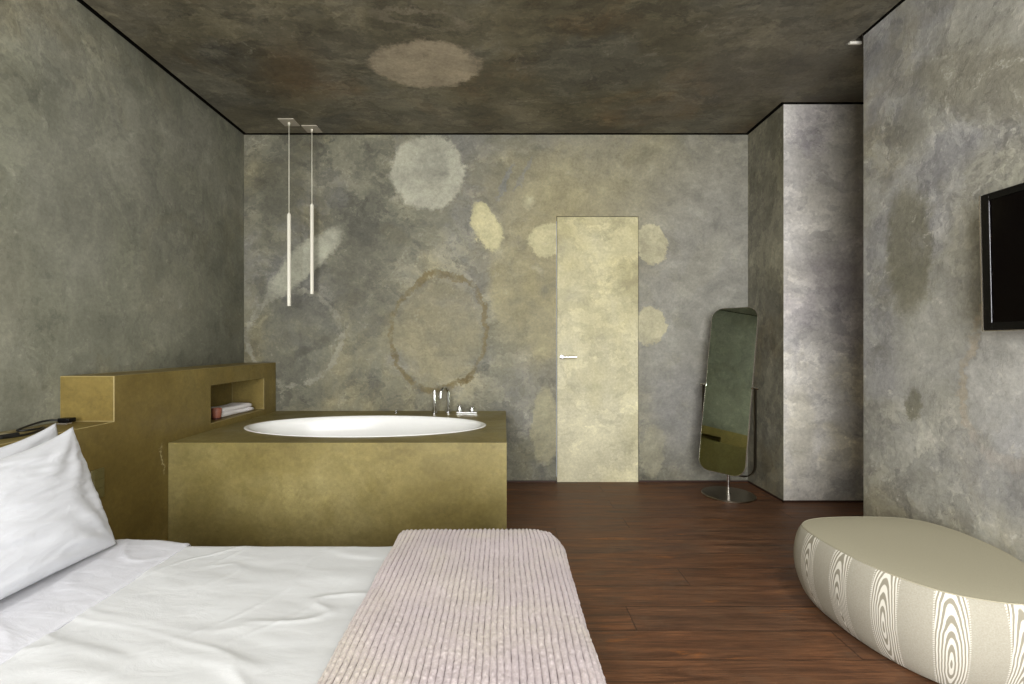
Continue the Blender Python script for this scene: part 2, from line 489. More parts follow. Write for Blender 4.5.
def glass_mat():
    t = NT('window_glass')
    t.t.nodes.remove(t.b)
    tr = t.n('ShaderNodeBsdfTransparent'); gl = t.n('ShaderNodeBsdfGlossy'); gl.inputs['Roughness'].default_value = .02
    fr = t.n('ShaderNodeFresnel'); fr.inputs[0].default_value = 1.45
    mx = t.n('ShaderNodeMixShader')
    t.put(mx.inputs[0], fr.outputs[0]); t.put(mx.inputs[1], tr.outputs[0]); t.put(mx.inputs[2], gl.outputs[0])
    t.put(t.out.inputs[0], mx.outputs[0])
    return t.m
M_glass = glass_mat()

# ------------------------------------------------------------------ setting
struct(obj('floor', boxbm((XL - .15, -2.8, -.1), (3.3, YB + .15, 0)), M_floor))
struct(obj('wall_left', boxbm((XL - .15, -2.8, 0), (XL, YB + .15, 2.9)), M_left))
DX0, DX1, DZ = .420, 1.062, 2.10
bm = bmesh.new()
box(bm, (XL, YB, 0), (DX0 - .005, YB + .15, 2.9))
box(bm, (DX1 + .004, YB, 0), (XR, YB + .15, 2.9))
box(bm, (DX0 - .005, YB, DZ + .006), (DX1 + .004, YB + .15, 2.9))
struct(obj('wall_back', bm, M_back))
VY0, VY1 = -2.35, -.55
bm = bmesh.new()
box(bm, (XR, VY1, 0), (XR + .15, 2.527, 2.9)); box(bm, (XR, -2.8, 0), (XR + .15, VY0, 2.9))
box(bm, (XR, VY0, 0), (XR + .15, VY1, .12)); box(bm, (XR, VY0, 2.62), (XR + .15, VY1, 2.9))
struct(obj('wall_right', bm, M_right))
win = struct(empty('window_2', (XR + .08, (VY0 + VY1) / 2, .12)))
bm = bmesh.new(); hw = (VY1 - VY0) / 2
for a, b in (((-.03, -hw, 0), (.03, hw, .05)), ((-.03, -hw, 2.45), (.03, hw, 2.5)), ((-.03, -hw, .05), (.03, -hw + .05, 2.45)), ((-.03, hw - .05, .05), (.03, hw, 2.45))):
    box(bm, a, b)
obj('window_frame', bm, M_black, win)
obj('window_glass', boxbm((-.004, -hw + .05, .05), (.004, hw - .05, 2.45)), M_glass, win)
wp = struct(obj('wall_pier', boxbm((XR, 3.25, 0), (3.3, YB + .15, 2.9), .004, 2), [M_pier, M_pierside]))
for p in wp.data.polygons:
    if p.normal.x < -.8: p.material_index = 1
bm = bmesh.new()
box(bm, (XR + .15, 2.38, 0), (3.3, 2.527, 2.9)); box(bm, (3.15, 2.527, 0), (3.3, 3.25, 2.9))
struct(obj('wall_passage', bm, M_pier))
# front wall (behind the camera) with the window the daylight comes through
WX0, WX1, WZ0, WZ1 = -1.95, 1.82, .12, 2.62
bm = bmesh.new()
box(bm, (XL, -2.8, 0), (WX0, -2.65, 2.9)); box(bm, (WX1, -2.8, 0), (XR, -2.65, 2.9))
box(bm, (WX0, -2.8, 0), (WX1, -2.65, WZ0)); box(bm, (WX0, -2.8, WZ1), (WX1, -2.65, 2.9))
struct(obj('wall_front', bm, M_left))
win = struct(empty('window_1', ((WX0 + WX1) / 2, -2.72, WZ0)))
bm = bmesh.new()
hw, hz = (WX1 - WX0) / 2, WZ1 - WZ0
for a, b in (((-hw, -.03, 0), (hw, .03, .05)), ((-hw, -.03, hz - .05), (hw, .03, hz)),
             ((-hw, -.03, .05), (-hw + .05, .03, hz - .05)), ((hw - .05, -.03, .05), (hw, .03, hz - .05)),
             ((-.03, -.03, .05), (.03, .03, hz - .05))):
    box(bm, a, b)
obj('window_frame', bm, M_black, win)
bm = bmesh.new()
for a, b in ((-hw + .05, -.03), (.03, hw - .05)):
    box(bm, (a, -.004, .05), (b, .004, hz - .05))
obj('window_glass', bm, M_glass, win)

# ceiling slab with a shadow gap all round
G = .032
bm = bmesh.new()
for x0, y0, x1, y1 in ((XL + G, -2.62, XR - .045, YB - G), (XR - .045, 2.597, XR - G, YB - G),
                       (XR - G, 2.597, XR + .037, 3.25 - G), (XR + .037, 2.54, 3.15, 3.25 - G)):
    box(bm, (x0, y0, H), (x1, y1, H + .05))
struct(obj('ceiling', bm, M_ceil))
struct(obj('ceiling_recess', boxbm((XL, -2.8, H + .09), (3.3, YB, 2.9)), M_void))
struct(obj('trim_1', boxbm((XR - .045, -2.62, H + .011), (XR - .009, 2.597, H + .05)), M_ceil))
struct(obj('trim_2', boxbm((XR - .030, 2.585, H - .003), (XR + .035, 2.5968, H + .0105)), M_white_trim))
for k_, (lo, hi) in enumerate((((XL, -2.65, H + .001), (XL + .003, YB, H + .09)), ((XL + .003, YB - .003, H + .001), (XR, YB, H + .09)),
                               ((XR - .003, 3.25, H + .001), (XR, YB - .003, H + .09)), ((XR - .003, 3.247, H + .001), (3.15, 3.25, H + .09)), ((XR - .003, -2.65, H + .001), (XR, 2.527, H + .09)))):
    struct(obj('trim_%d' % (k_ + 3), boxbm(lo, hi), M_void))  # near-black strips paint shade onto the wall tops inside the gap
# dark recessed look of the skirting
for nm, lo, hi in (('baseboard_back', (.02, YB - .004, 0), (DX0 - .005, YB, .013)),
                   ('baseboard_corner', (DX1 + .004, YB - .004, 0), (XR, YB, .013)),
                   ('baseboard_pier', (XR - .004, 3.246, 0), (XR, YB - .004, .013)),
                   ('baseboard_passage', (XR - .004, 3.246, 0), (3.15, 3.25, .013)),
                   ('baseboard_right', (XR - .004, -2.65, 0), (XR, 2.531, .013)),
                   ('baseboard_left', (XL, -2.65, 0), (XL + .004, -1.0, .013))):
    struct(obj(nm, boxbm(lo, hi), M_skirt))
# door
dr = struct(empty('door_1', (DX0, YB, 0)))
w = DX1 - DX0
obj('door_leaf', boxbm((0, -.008, .001), (w, .035, DZ), .003, 2), M_door, dr)
dh = empty('door_handle', (.0, 0, 0)); dh.parent = dr
bm = bmesh.new()
box(bm, (.022, -.016, .975), (.054, -.0082, 1.007), .002)
lathe(bm, [(.009, 0), (.009, .045)], 16, Matrix.Translation((.038, -.015, .991)) @ Matrix.Rotation(PI / 2, 4, 'X'))
tube(bm, [(.030, -.058, .991), (.06, -.06, .991), (.148, -.06, .991)], .0085, 12)
h = obj('door_lever', bm, M_chrome, dr, auto=40)
h['label'] = 'chrome lever handle'
bpy.data.objects.remove(dh)
h.name = 'door_handle'

# ------------------------------------------------------------------ headboard masonry
XH = -1.807
def cut(o, lo, hi):
    c = bpy.data.objects.new('cut', bpy.data.meshes.new('cut'))
    b = boxbm(lo, hi); bmesh.ops.recalc_face_normals(b, faces=b.faces); b.to_mesh(c.data); b.free()
    COL.objects.link(c)
    m = o.modifiers.new('b', 'BOOLEAN'); m.object = c; m.operation = 'DIFFERENCE'; m.solver = 'EXACT'
    bake(o)
    d = c.data; bpy.data.objects.remove(c); bpy.data.meshes.remove(d)
bm = bmesh.new()
poly = [(-1.0, 0), (YB - .003, 0), (YB - .003, .947), (2.178, .947), (2.178, .736), (-1.0, .736)]
a = [bm.verts.new((XL + .002, y, z)) for y, z in poly]; b = [bm.verts.new((XH, y, z)) for y, z in poly]
bm.faces.new(a); bm.faces.new(b)
for i in range(6): bm.faces.new((a[i], a[(i+1) % 6], b[(i+1) % 6], b[i]))
hb = obj('headboard', bm, [M_head, M_edge])
cut(hb, (XL + .012, 2.90, .605), (XH + .1, 3.539, .838))
mo = hb.modifiers.new('edge', 'BEVEL'); mo.width = .003; mo.segments = 2; mo.limit_method = 'ANGLE'; mo.material = 1
tag(hb, 'olive plaster built-in headboard wall with raised block and open niche', 'headboard')

# bath surround with an oval opening
SX0, SX1, SY0, SY1, SZ = XH + .002, .0145, 2.527, YB - .003, .564
TC = (-.889, 3.055); TA, TB = .764, .387
bm = bmesh.new()
angs = [2 * PI * i / 120 for i in range(120)]
for cx, cy in ((SX0, SY0), (SX1, SY0), (SX1, SY1), (SX0, SY1)):
    angs.append(math.atan2(cy - TC[1], cx - TC[0]) % (2 * PI))
angs = sorted(set(round(x, 6) for x in angs))
def hit(a):
    dx, dy = math.cos(a), math.sin(a); ts = []
    if dx > 1e-9: ts.append((SX1 - TC[0]) / dx)
    if dx < -1e-9: ts.append((SX0 - TC[0]) / dx)
    if dy > 1e-9: ts.append((SY1 - TC[1]) / dy)
    if dy < -1e-9: ts.append((SY0 - TC[1]) / dy)
    k = min(ts); return TC[0] + dx * k, TC[1] + dy * k
def ell(a, k=1.0):
    # same polar angle on the ellipse
    r = 1 / math.sqrt((math.cos(a) / TA) ** 2 + (math.sin(a) / TB) ** 2) * k
    return TC[0] + r * math.cos(a), TC[1] + r * math.sin(a)
O = [bm.verts.new((*hit(a), SZ)) for a in angs]
O2 = [bm.verts.new((*hit(a), 0)) for a in angs]
I = [bm.verts.new((*ell(a), SZ)) for a in angs]
I2 = [bm.verts.new((*ell(a), SZ - .12)) for a in angs]
n = len(angs)
for i in range(n):
    j = (i + 1) % n
    bm.faces.new((O[i], O[j], I[j], I[i])); bm.faces.new((O2[i], O2[j], O[j], O[i])); bm.faces.new((I[i], I[j], I2[j], I2[i]))
bm.faces.new(O2)
bmesh.ops.dissolve_limit(bm, angle_limit=.001, verts=O + O2, edges=[e for e in bm.edges if e.verts[0] in O2 or e.verts[1] in O2 or (e.verts[0] in O and e.verts[1] in O)])
sur = obj('bath_surround', bm, [M_olive, M_edge])
mo = sur.modifiers.new('edge', 'BEVEL'); mo.width = .0028; mo.segments = 2; mo.limit_method = 'ANGLE'; mo.angle_limit = math.radians(60); mo.material = 1
tag(sur, 'olive plaster block built around the sunken oval bath', 'bath surround')

tub = tag(empty('bathtub', (TC[0], TC[1], SZ)), 'white oval bathtub sunk into the olive plaster deck', 'bathtub')
bm = bmesh.new()
pr = [(.985, -.115), (.985, -.002), (1.004, .0005), (1.004, .005), (.99, .008), (.972, .005), (.955, -.02), (.93, -.10), (.88, -.24), (.80, -.35), (.66, -.405), (.4, -.42), (0.0, -.425)]
outer = [(.0, -.45), (.42, -.448), (.70, -.43), (.83, -.37), (.91, -.25), (.96, -.115), (.985 * .985, -.115)]
lathe(bm, outer[:-1] + [(.965, -.10), (.970, -.004), (.982, .002), (1.012, .002), (1.012, .004), (.998, .0065), (.974, .004)] + pr[6:], 128, Matrix(), False, TA, TB)
basin = obj('basin', bm, M_enamel, tub, smooth=True)
bm = bmesh.new(); lathe(bm, [(0, .006), (.03, .005), (.034, 0), (.034, -.004)], 24, Matrix.Translation((.1, 0, -.421)))
obj('drain', bm, M_chrome, tub, auto=40)

# taps on the deck behind the bath
t_ = tag(empty('hand_shower', (-.530, 3.585, SZ)), 'slim chrome hand shower standing upright, leftmost of the taps behind the bath', 'hand shower', 'chrome bath taps')
bm = bmesh.new(); lathe(bm, [(0, 0), (.022, 0), (.022, .012), (.017, .014), (.017, .035), (0, .035)], 20); obj('holder', bm, M_chrome, t_, auto=40)
bm = bmesh.new(); lathe(bm, [(.0, .036), (.011, .036), (.011, .05), (.0125, .07), (.0125, .165), (.009, .18), (.0, .182)], 20); obj('handset', bm, M_chrome, t_, auto=50)
t_ = tag(empty('bath_spout', (-.428, 3.61, SZ)), 'chrome swan-neck bath spout curving over beside the hand shower', 'tap', 'chrome bath taps')
bm = bmesh.new(); lathe(bm, [(0, 0), (.024, 0), (.024, .01), (.016, .013), (0, .013)], 20); obj('flange', bm, M_chrome, t_, auto=40)
bm = bmesh.new()
pts = [(.0, 0, .013), (.0, 0, .15)] + [(-.024 + .024 * math.cos(a), -.04 + .04 * math.cos(a), .15 + .05 * math.sin(a)) for a in [PI * k / 12 for k in range(1, 13)]] + [(-.048, -.08, .12)]
tube(bm, pts, .0115, 14); obj('spout', bm, M_chrome, t_, auto=50)
t_ = tag(empty('bath_mixer', (-.288, 3.60, SZ)), 'flat chrome mixer plate with two small knobs at the bath deck edge', 'tap', 'chrome bath taps')
mplate = obj('plate', boxbm((-.075, -.025, 0), (.085, .025, .014), .003), M_chrome, t_)
for kx, hh in ((-.052, .05), (.042, .036)):
    bm = bmesh.new(); lathe(bm, [(0, .0142), (.017, .0142), (.017, .014 + hh), (.014, .018 + hh), (0, .018 + hh)], 20, Matrix.Translation((kx, 0, 0)))
    obj('knob', bm, M_chrome, t_, auto=40)
t_ = tag(empty('waste_control', (-.83, 3.62, SZ)), 'tiny chrome waste knob alone on the deck behind the bath', 'knob')
bm = bmesh.new(); lathe(bm, [(0, 0), (.016, 0), (.016, .004), (.007, .006), (.007, .014), (.011, .017), (.009, .024), (0, .025)], 16); obj('button', bm, M_chrome, t_, auto=40)

# towel and pot in the niche
tw = tag(empty('folded_towel', (-1.93, 3.29, .6055), math.radians(-4)), 'white towel folded and lying in the niche beside the bath', 'towel')
bm = bmesh.new()
def fold(bm, L, W, z, th, off):
    # a folded layer: rounded slab whose front edge is a roll
    n = 14
    prof = [(W / 2 - th / 2 + th / 2 * math.cos(a), z + th / 2 + th / 2 * math.sin(a)) for a in [-PI / 2 + PI * k / n for k in range(n + 1)]]
    prof += [(-W / 2 + th / 2 + th / 2 * math.cos(a), z + th / 2 + th / 2 * math.sin(a)) for a in [PI / 2 + PI * k / n for k in range(n + 1)]]
    rings = []
    m = 16
    for k in range(m + 1):
        u = k / m; y = -L / 2 + L * u + off
        e = min(u, 1 - u) * m / 2.0
        sc = 1.0 if e >= 1 else (.72 + .28 * math.sin(e * PI / 2))
        rings.append([bm.verts.new((x * (.97 + .03 * sc) + .004 * math.sin(9 * u + z * 80), y, z + (zz - z) * sc * (1 + .08 * math.sin(7 * u + z * 50)))) for x, zz in prof])
    for a, b in zip(rings[:-1], rings[1:]):
        for i in range(len(prof)):
            j = (i + 1) % len(prof); bm.faces.new((a[i], a[j], b[j], b[i]))
    bm.faces.new(rings[0]); bm.faces.new(rings[-1])
for k in range(2):
    fold(bm, .36 - .03 * k, .15 - .012 * k, .001 + .028 * k, .03, .008 * k)
obj('towel_layers', bm, M_towel, tw, smooth=True)
pt = tag(empty('small_pot', (-1.868, 3.055, .6055)), 'small reddish-brown pot at the end of the white towel in the niche', 'pot')
bm = bmesh.new(); lathe(bm, [(0, .012), (.025, .012), (.029, .03), (.030, .068), (.027, .072), (.024, .068), (.023, .03), (0, .026)], 28); obj('cup', bm, M_pot, pt, auto=50)
bm = bmesh.new(); lathe(bm, [(0, 0), (.026, 0), (.027, .011), (0, .011)], 28); obj('foot', bm, M_potdark, pt, auto=40)

# ------------------------------------------------------------------ pendants
def pendant(x, y, z0, z1, label):
    p = tag(empty('pendant_lamp', (x, y, H)), label, 'pendant lamp', 'pendant lamps over the bath')
    obj('canopy', boxbm((-.058, -.058, -.007), (.058, .058, 0), .002), M_canopy, p)
    bm = bmesh.new(); lathe(bm, [(0, -.026), (.007, -.026), (.009, -.012), (.009, -.0072), (0, -.0072)], 14); obj('cable_grip', bm, M_cable, p, auto=50)
    bm = bmesh.new(); lathe(bm, [(.0032, -.0262), (.0032, z1 - H + .0005)], 10); obj('cable', bm, M_cable, p, smooth=True)
    bm = bmesh.new(); lathe(bm, [(0, z1 - H), (.006, z1 - H), (.0125, z1 - H - .012), (.0135, z1 - H - .02), (.0135, z0 - H), (.0115, z0 - H), (.0115, z0 - H + .02), (0, z0 - H + .02)], 24)
    obj('lamp_tube', bm, M_lamp, p, auto=40)
pendant(-1.603, 3.505, 1.377, 2.071, 'slim white tube pendant lamp hanging lower, nearer the corner beside the left wall')
pendant(-1.476, 3.612, 1.478, 2.172, 'slim white tube pendant lamp hanging higher, right one of the pair over the bath')

# ------------------------------------------------------------------ standing mirror
PSI = math.radians(53.5)
mi = tag(empty('standing_mirror', (1.625, 3.405, 0)), 'tall rounded pivoting mirror on a round steel foot in the far corner', 'mirror')
bm = bmesh.new(); lathe(bm, [(0, 0), (.176, 0), (.181, .003), (.181, .008), (.178, .011), (0, .011)], 72); obj('base', bm, M_steel, mi, auto=40)
bm = bmesh.new(); lathe(bm, [(0, .0115), (.019, .0115), (.019, .016), (.0115, .019), (.0115, .165), (0, .165)], 24); obj('post', bm, M_chrome, mi, auto=40)
tx = Vector((math.cos(PSI), -math.sin(PSI), 0)); nx = Vector((-math.sin(PSI), -math.cos(PSI), 0)); ZP = .787
FW = .19
def tl(u, d, z): return tx * u + nx * d + Vector((0, 0, z))
bm = bmesh.new()
R = .09; zb = .160
path = [(-FW, ZP + .006)] + [(-FW, zb + R + .2)] + [(-FW + R - R * math.cos(a), zb + R - R * math.sin(a)) for a in [PI / 2 * k / 10 for k in range(11)]]
path += [(FW - R + R * math.sin(a), zb + R - R * math.cos(a)) for a in [PI / 2 * k / 10 for k in range(11)]] + [(FW, ZP + .006)]
ring = []
for i, (u, z) in enumerate(path):
    p0 = path[max(i-1, 0)]; p1 = path[min(i+1, len(path)-1)]
    d = Vector((p1[0]-p0[0], p1[1]-p0[1])).normalized(); nn = Vector((-d.y, d.x)) * .004
    ring.append([bm.verts.new(tl(u + s * nn.x, dd, z + s * nn.y)) for s, dd in ((1, -.014), (1, .014), (-1, .014), (-1, -.014))])
for a, b in zip(ring[:-1], ring[1:]):
    for k in range(4): bm.faces.new((a[k], a[(k+1) % 4], b[(k+1) % 4], b[k]))
bm.faces.new(ring[0]); bm.faces.new(ring[-1])
obj('fork', bm, M_darksteel, mi)
for sgn in (-1, 1):
    bm = bmesh.new()
    tube(bm, [tl(sgn * .165, .0, ZP), tl(sgn * .215, .0, ZP)], .0095, 14)
    obj('pivot', bm, M_chrome, mi, auto=40)
# tilting panel
LEAN = math.radians(9.8)
upv = (Vector((0, 0, 1)) * math.cos(LEAN) - nx * math.sin(LEAN)); nrm = (nx * math.cos(LEAN) + Vector((0, 0, 1)) * math.sin(LEAN))
PW, PT, PB, PR = .173, .582, -.622, .085
def rrect(hw, t, b, r, n=10):
    pts = []
    for cx, cz, a0 in ((hw - r, t - r, 0), (-hw + r, t - r, PI/2), (-hw + r, b + r, PI), (hw - r, b + r, 3*PI/2)):
        for k in range(n + 1):
            a = a0 + PI/2 * k / n; pts.append((cx + r * math.cos(a), cz + r * math.sin(a)))
    return pts
def pl(u, vv, d): return Vector((0, 0, ZP)) + tx * u + upv * vv + nrm * d
bm = bmesh.new()
o1 = rrect(PW, PT, PB, PR); i1 = rrect(PW - .0035, PT - .0035, PB + .0035, PR - .0035)
loops = [[bm.verts.new(pl(u, v, d)) for u, v in L] for L, d in ((i1, -.006), (o1, -.006), (o1, .007), (i1, .007), (i1, .005))]
for a, b in zip(loops[:-1], loops[1:]):
    for k in range(len(a)): bm.faces.new((a[k], a[(k+1) % len(a)], b[(k+1) % len(a)], b[k]))
bm.faces.new(loops[0])
fr = obj('panel_frame', bm, M_silver, mi)
bm = bmesh.new(); i2 = rrect(PW - .004, PT - .004, PB + .004, PR - .004)
A = [bm.verts.new(pl(u, v, .006)) for u, v in i2]; Bk = [bm.verts.new(pl(u, v, -.004)) for u, v in i2]
bm.faces.new(A); bm.faces.new(Bk)
for k in range(len(A)): bm.faces.new((A[k], A[(k+1) % len(A)], Bk[(k+1) % len(A)], Bk[k]))
obj('mirror_glass', bm, M_mirror, fr)

# ------------------------------------------------------------------ television
tv = tag(empty('wall_tv', (XR - .045, 1.37, 1.41)), 'black flat screen television on the right wall above the pouf', 'television')
obj('wall_bracket', boxbm((.012, -.15, -.12), (.0445, .15, .12), .003), M_black, tv)
TH, TWd = .265, .46
tv.rotation_euler = (0, math.radians(0), 0)
def tilt(bm):
    bmesh.ops.rotate(bm, verts=bm.verts, cent=(0, 0, 0), matrix=Matrix.Rotation(math.radians(-1.3), 3, 'Y')); return bm
bm = boxbm((-.026, -TWd, -TH), (.012, TWd, TH), .006, 3); obj('housing', tilt(bm), M_black, tv, auto=40)
bm = bmesh.new()
for a, b in (((-.031, -TWd + .004, -TH + .004), (-.0262, -TWd + .034, TH - .004)), ((-.031, TWd - .034, -TH + .004), (-.0262, TWd - .004, TH - .004)),
             ((-.031, -TWd + .034, TH - .030), (-.0262, TWd - .034, TH - .004)), ((-.031, -TWd + .034, -TH + .004), (-.0262, TWd - .034, -TH + .034))):
    box(bm, a, b, .0015, 2)
obj('bezel', tilt(bm), M_black, tv)
obj('screen', tilt(boxbm((-.0285, -TWd + .035, -TH + .035), (-.0263, TWd - .035, TH - .031))), M_screen, tv)
bm = bmesh.new()
box(bm, (-.0335, TWd - .0035, -TH + .002), (-.0313, TWd - .0005, TH - .002)); box(bm, (-.0335, -TWd + .0005, -TH + .0005), (-.0313, TWd - .0005, -TH + .003))
ln = obj('edge_trim', tilt(bm), M_silver, tv)
y0, z0 = TWd - .036, TH - .033
for yy in (y0, -y0):
    bm = bmesh.new(); tube(bm, [(-.0318, yy, -z0), (-.0318, yy, z0)], .0022, 10); obj('bezel_lip', tilt(bm), M_lip, tv, auto=50)
ln['label'] = 'thin silver edge line'

# ------------------------------------------------------------------ light switch on the headboard block, adapter and cable on its ledge
sw = tag(empty('light_switch', (XH, 2.085, .475)), 'narrow olive switch plate on the headboard block behind the pillow', 'light switch')
plate = obj('plate', boxbm((.0005, -.032, -.065), (.008, .032, .065), .002), M_switch, sw)
for k in range(3):
    obj('button', boxbm((.0082, -.026, -.058 + .04 * k), (.0105, .026, -.022 + .04 * k), .001), M_switch, sw)
ad = tag(empty('power_adapter', (-1.972, 2.12, .7365), math.radians(0)), 'black power adapter with a trailing cable on the headboard ledge', 'adapter')
bm = boxbm((-.026, -.02, .006), (.026, .02, .026), .004, 2); obj('case', bm, M_black, ad, auto=40)
obj('label_strip', boxbm((-.02, -.028, .0), (.024, .0, .0058), .001), M_silver, ad)
bm = bmesh.new()
W = [(-2.003, 2.10, .752), (-2.035, 2.075, .756), (-2.045, 2.03, .750), (-2.03, 1.96, .742), (-2.0, 1.90, .741), (-1.965, 1.90, .741), (-1.955, 1.95, .741),
     (-1.965, 1.985, .741), (-1.94, 1.96, .741), (-1.885, 1.86, .741), (-1.875, 1.80, .741), (-1.89, 1.76, .741), (-1.92, 1.70, .741), (-1.95, 1.45, .741)]
tube(bm, [(x + 1.975, y - 2.10, z - .7365) for x, y, z in W], .0042, 8, smooth_iter=3)
cab = obj('cable', bm, M_rubber, ad, smooth=True)
bm = bmesh.new()
tube(bm, [(-1.885 + 1.975, 1.80 - 2.10, .0095), (-1.893 + 1.975, 1.745 - 2.10, .0095)], .0085, 12); obj('plug', bm, M_rubber, cab, auto=40)

# ------------------------------------------------------------------ bed
def prof1(u, lo, hi, r, rl=None):
    rl = r if rl is None else rl
    x = np.array(u, float); d = np.zeros_like(x)
    t = u - (hi - r); m = t > 0
    arc = m & (t < r * PI / 2)
    x[arc] = hi - r + r * np.sin(t[arc] / r); d[arc] = r * (1 - np.cos(t[arc] / r))
    s = m & ~arc; x[s] = hi; d[s] = r + t[s] - r * PI / 2
    t = (lo + rl) - u; m = t > 0
    arc = m & (t < rl * PI / 2)
    x[arc] = lo + rl - rl * np.sin(t[arc] / rl); d[arc] = rl * (1 - np.cos(t[arc] / rl))
    s = m & ~arc; x[s] = lo; d[s] = rl + t[s] - rl * PI / 2
    return x, d
def urange(lo, hi, r, dlo, dhi, rl=None):
    rl = r if rl is None else rl
    ext = lambda rr, dd: rr * math.acos(max(-1, 1 - dd / rr)) if dd < rr else rr * PI / 2 + dd - rr
    return lo + rl - ext(rl, dlo), hi - r + ext(r, dhi)
def drape(nu, nv, X, Y, top, r, dx, dy, R=.1, rl=None):
    a, b = urange(X[0], X[1], r, dx[0], dx[1], rl); c, e = urange(Y[0], Y[1], r, dy[0], dy[1])
    u = np.linspace(a, b, nu); w = np.linspace(c, e, nv)
    x, ddx = prof1(u, X[0], X[1], r, rl); y, ddy = prof1(w, Y[0], Y[1], r)
    XX, YY = np.meshgrid(x, y, indexing='ij'); DX, DY = np.meshgrid(ddx, ddy, indexing='ij')
    UU, WW = np.meshgrid(u, w, indexing='ij')
    # rounded corners in plan at the foot
    ymid = (Y[0] + Y[1]) / 2; hy = (Y[1] - Y[0]) / 2
    ca = np.clip((XX - (X[1] - R)) / R, 0, 1); cb = np.clip((np.abs(YY - ymid) - (hy - R)) / R, 0, 1)
    both = (ca > 0) & (cb > 0)
    a2 = ca * np.sqrt(1 - cb ** 2 / 2); b2 = cb * np.sqrt(1 - ca ** 2 / 2)
    XX = np.where(both, X[1] - R + a2 * R, XX)
    YY = np.where(both, ymid + np.sign(YY - ymid) * (hy - R + b2 * R), YY)
    D = (DX ** 4 + DY ** 4) ** .25
    return np.stack([XX, YY, top - D], -1), UU, WW, D
def normals(P):
    du = np.gradient(P, axis=0); dv = np.gradient(P, axis=1)
    n = np.cross(du, dv); n /= (np.linalg.norm(n, axis=-1, keepdims=True) + 1e-12)
    return n

BY0, BY1 = .08, 1.77
bed = tag(empty('bed', (-.8, (BY0 + BY1) / 2, 0)), 'low double bed pushed against the olive plaster headboard', 'bed')
oy = (BY0 + BY1) / 2
obj('bed_base', boxbm((-.98, -(oy - BY0 - .12), 0), (.88, BY1 - .12 - oy, .13), .006), M_bedwood, bed)
obj('mattress', boxbm((-.955, -(oy - BY0 - .07), .131), (.925, BY1 - .07 - oy, .322), .04, 5), M_sheet, bed, auto=60)

def wrinkles(x, y, seed=3):
    wx = x + .10 * fbm(x * 3, y * 3, seed + 50, 2); wy = y + .10 * fbm(x * 3 + 9, y * 3, seed + 60, 2)
    # long soft folds mostly along the bed, a little diagonal
    q = wy * .95 + wx * .28
    p = wx * .95 - wy * .28
    f = .007 * fbm(q * 7, p * 2.2, seed, 3)
    rdg = 1 - np.abs(2 * fbm(q * 7 + 3, p * 1.6, seed + 5, 2)); rdg = np.clip((rdg - .70) / .3, 0, 1) ** 2
    msk = np.clip(vn(x * 2.2, y * 2.2, seed + 9) + .35, 0, 1)
    f = f + .008 * rdg * msk
    q2 = wy * .6 - wx * .8
    rd2 = 1 - np.abs(2 * fbm(q2 * 9, (wx * .6 + wy * .8) * 2.0, seed + 21, 2)); rd2 = np.clip((rd2 - .78) / .22, 0, 1) ** 2
    return f + .004 * rd2 * np.clip(vn(x * 3 + 7, y * 3, seed + 31) + .3, 0, 1)

dv = tag(empty('duvet', (-.8, oy, .34)), 'smooth white duvet spread over the low bed', 'duvet')
P, U, Wd, D = drape(330, 330, (-1.765, .185), (BY0, BY1), .350, .05, (.025, .20), (.20, .20), .12, .03)
nr = normals(P)
if nr[165, 165, 2] < 0: nr = -nr
P = P + nr * np.minimum(np.clip(wrinkles(U, Wd), -.009, .020), .020 - .017 * np.clip((U + .56) / .11, 0, 1))[..., None]
P -= np.array(dv.location)
o = grid_mesh('duvet_cover', P, M_linen, dv); solidify(o, .008, -1 if normals(P)[165,165,2] > 0 else 1)
# turned-back top sheet
P, U, Wd, D = drape(90, 330, (-1.745, -1.150), (BY0 - .004, BY1 + .003), .3725, .05, (.012, .012), (.16, .16), .05, .012)
nr = normals(P)
if nr[45, 165, 2] < 0: nr = -nr
hem = .004 * np.exp(-((U + 1.172) / .010) ** 2)
P = P + nr * (np.clip(.7 * wrinkles(U * 1.3 + 4, Wd * .6, 13), -.005, .016) * np.clip((-1.14 - U) / .10, .0, 1) + hem)[..., None]
# its free edge lies down on the duvet
k = np.clip((U + 1.30) / .15, 0, 1)
P[..., 2] -= .0135 * k * k * (3 - 2 * k)
P -= np.array(dv.location)
o = grid_mesh('turned_sheet', P, M_sheet, dv); solidify(o, .003, -1 if normals(P)[45,165,2] > 0 else 1)

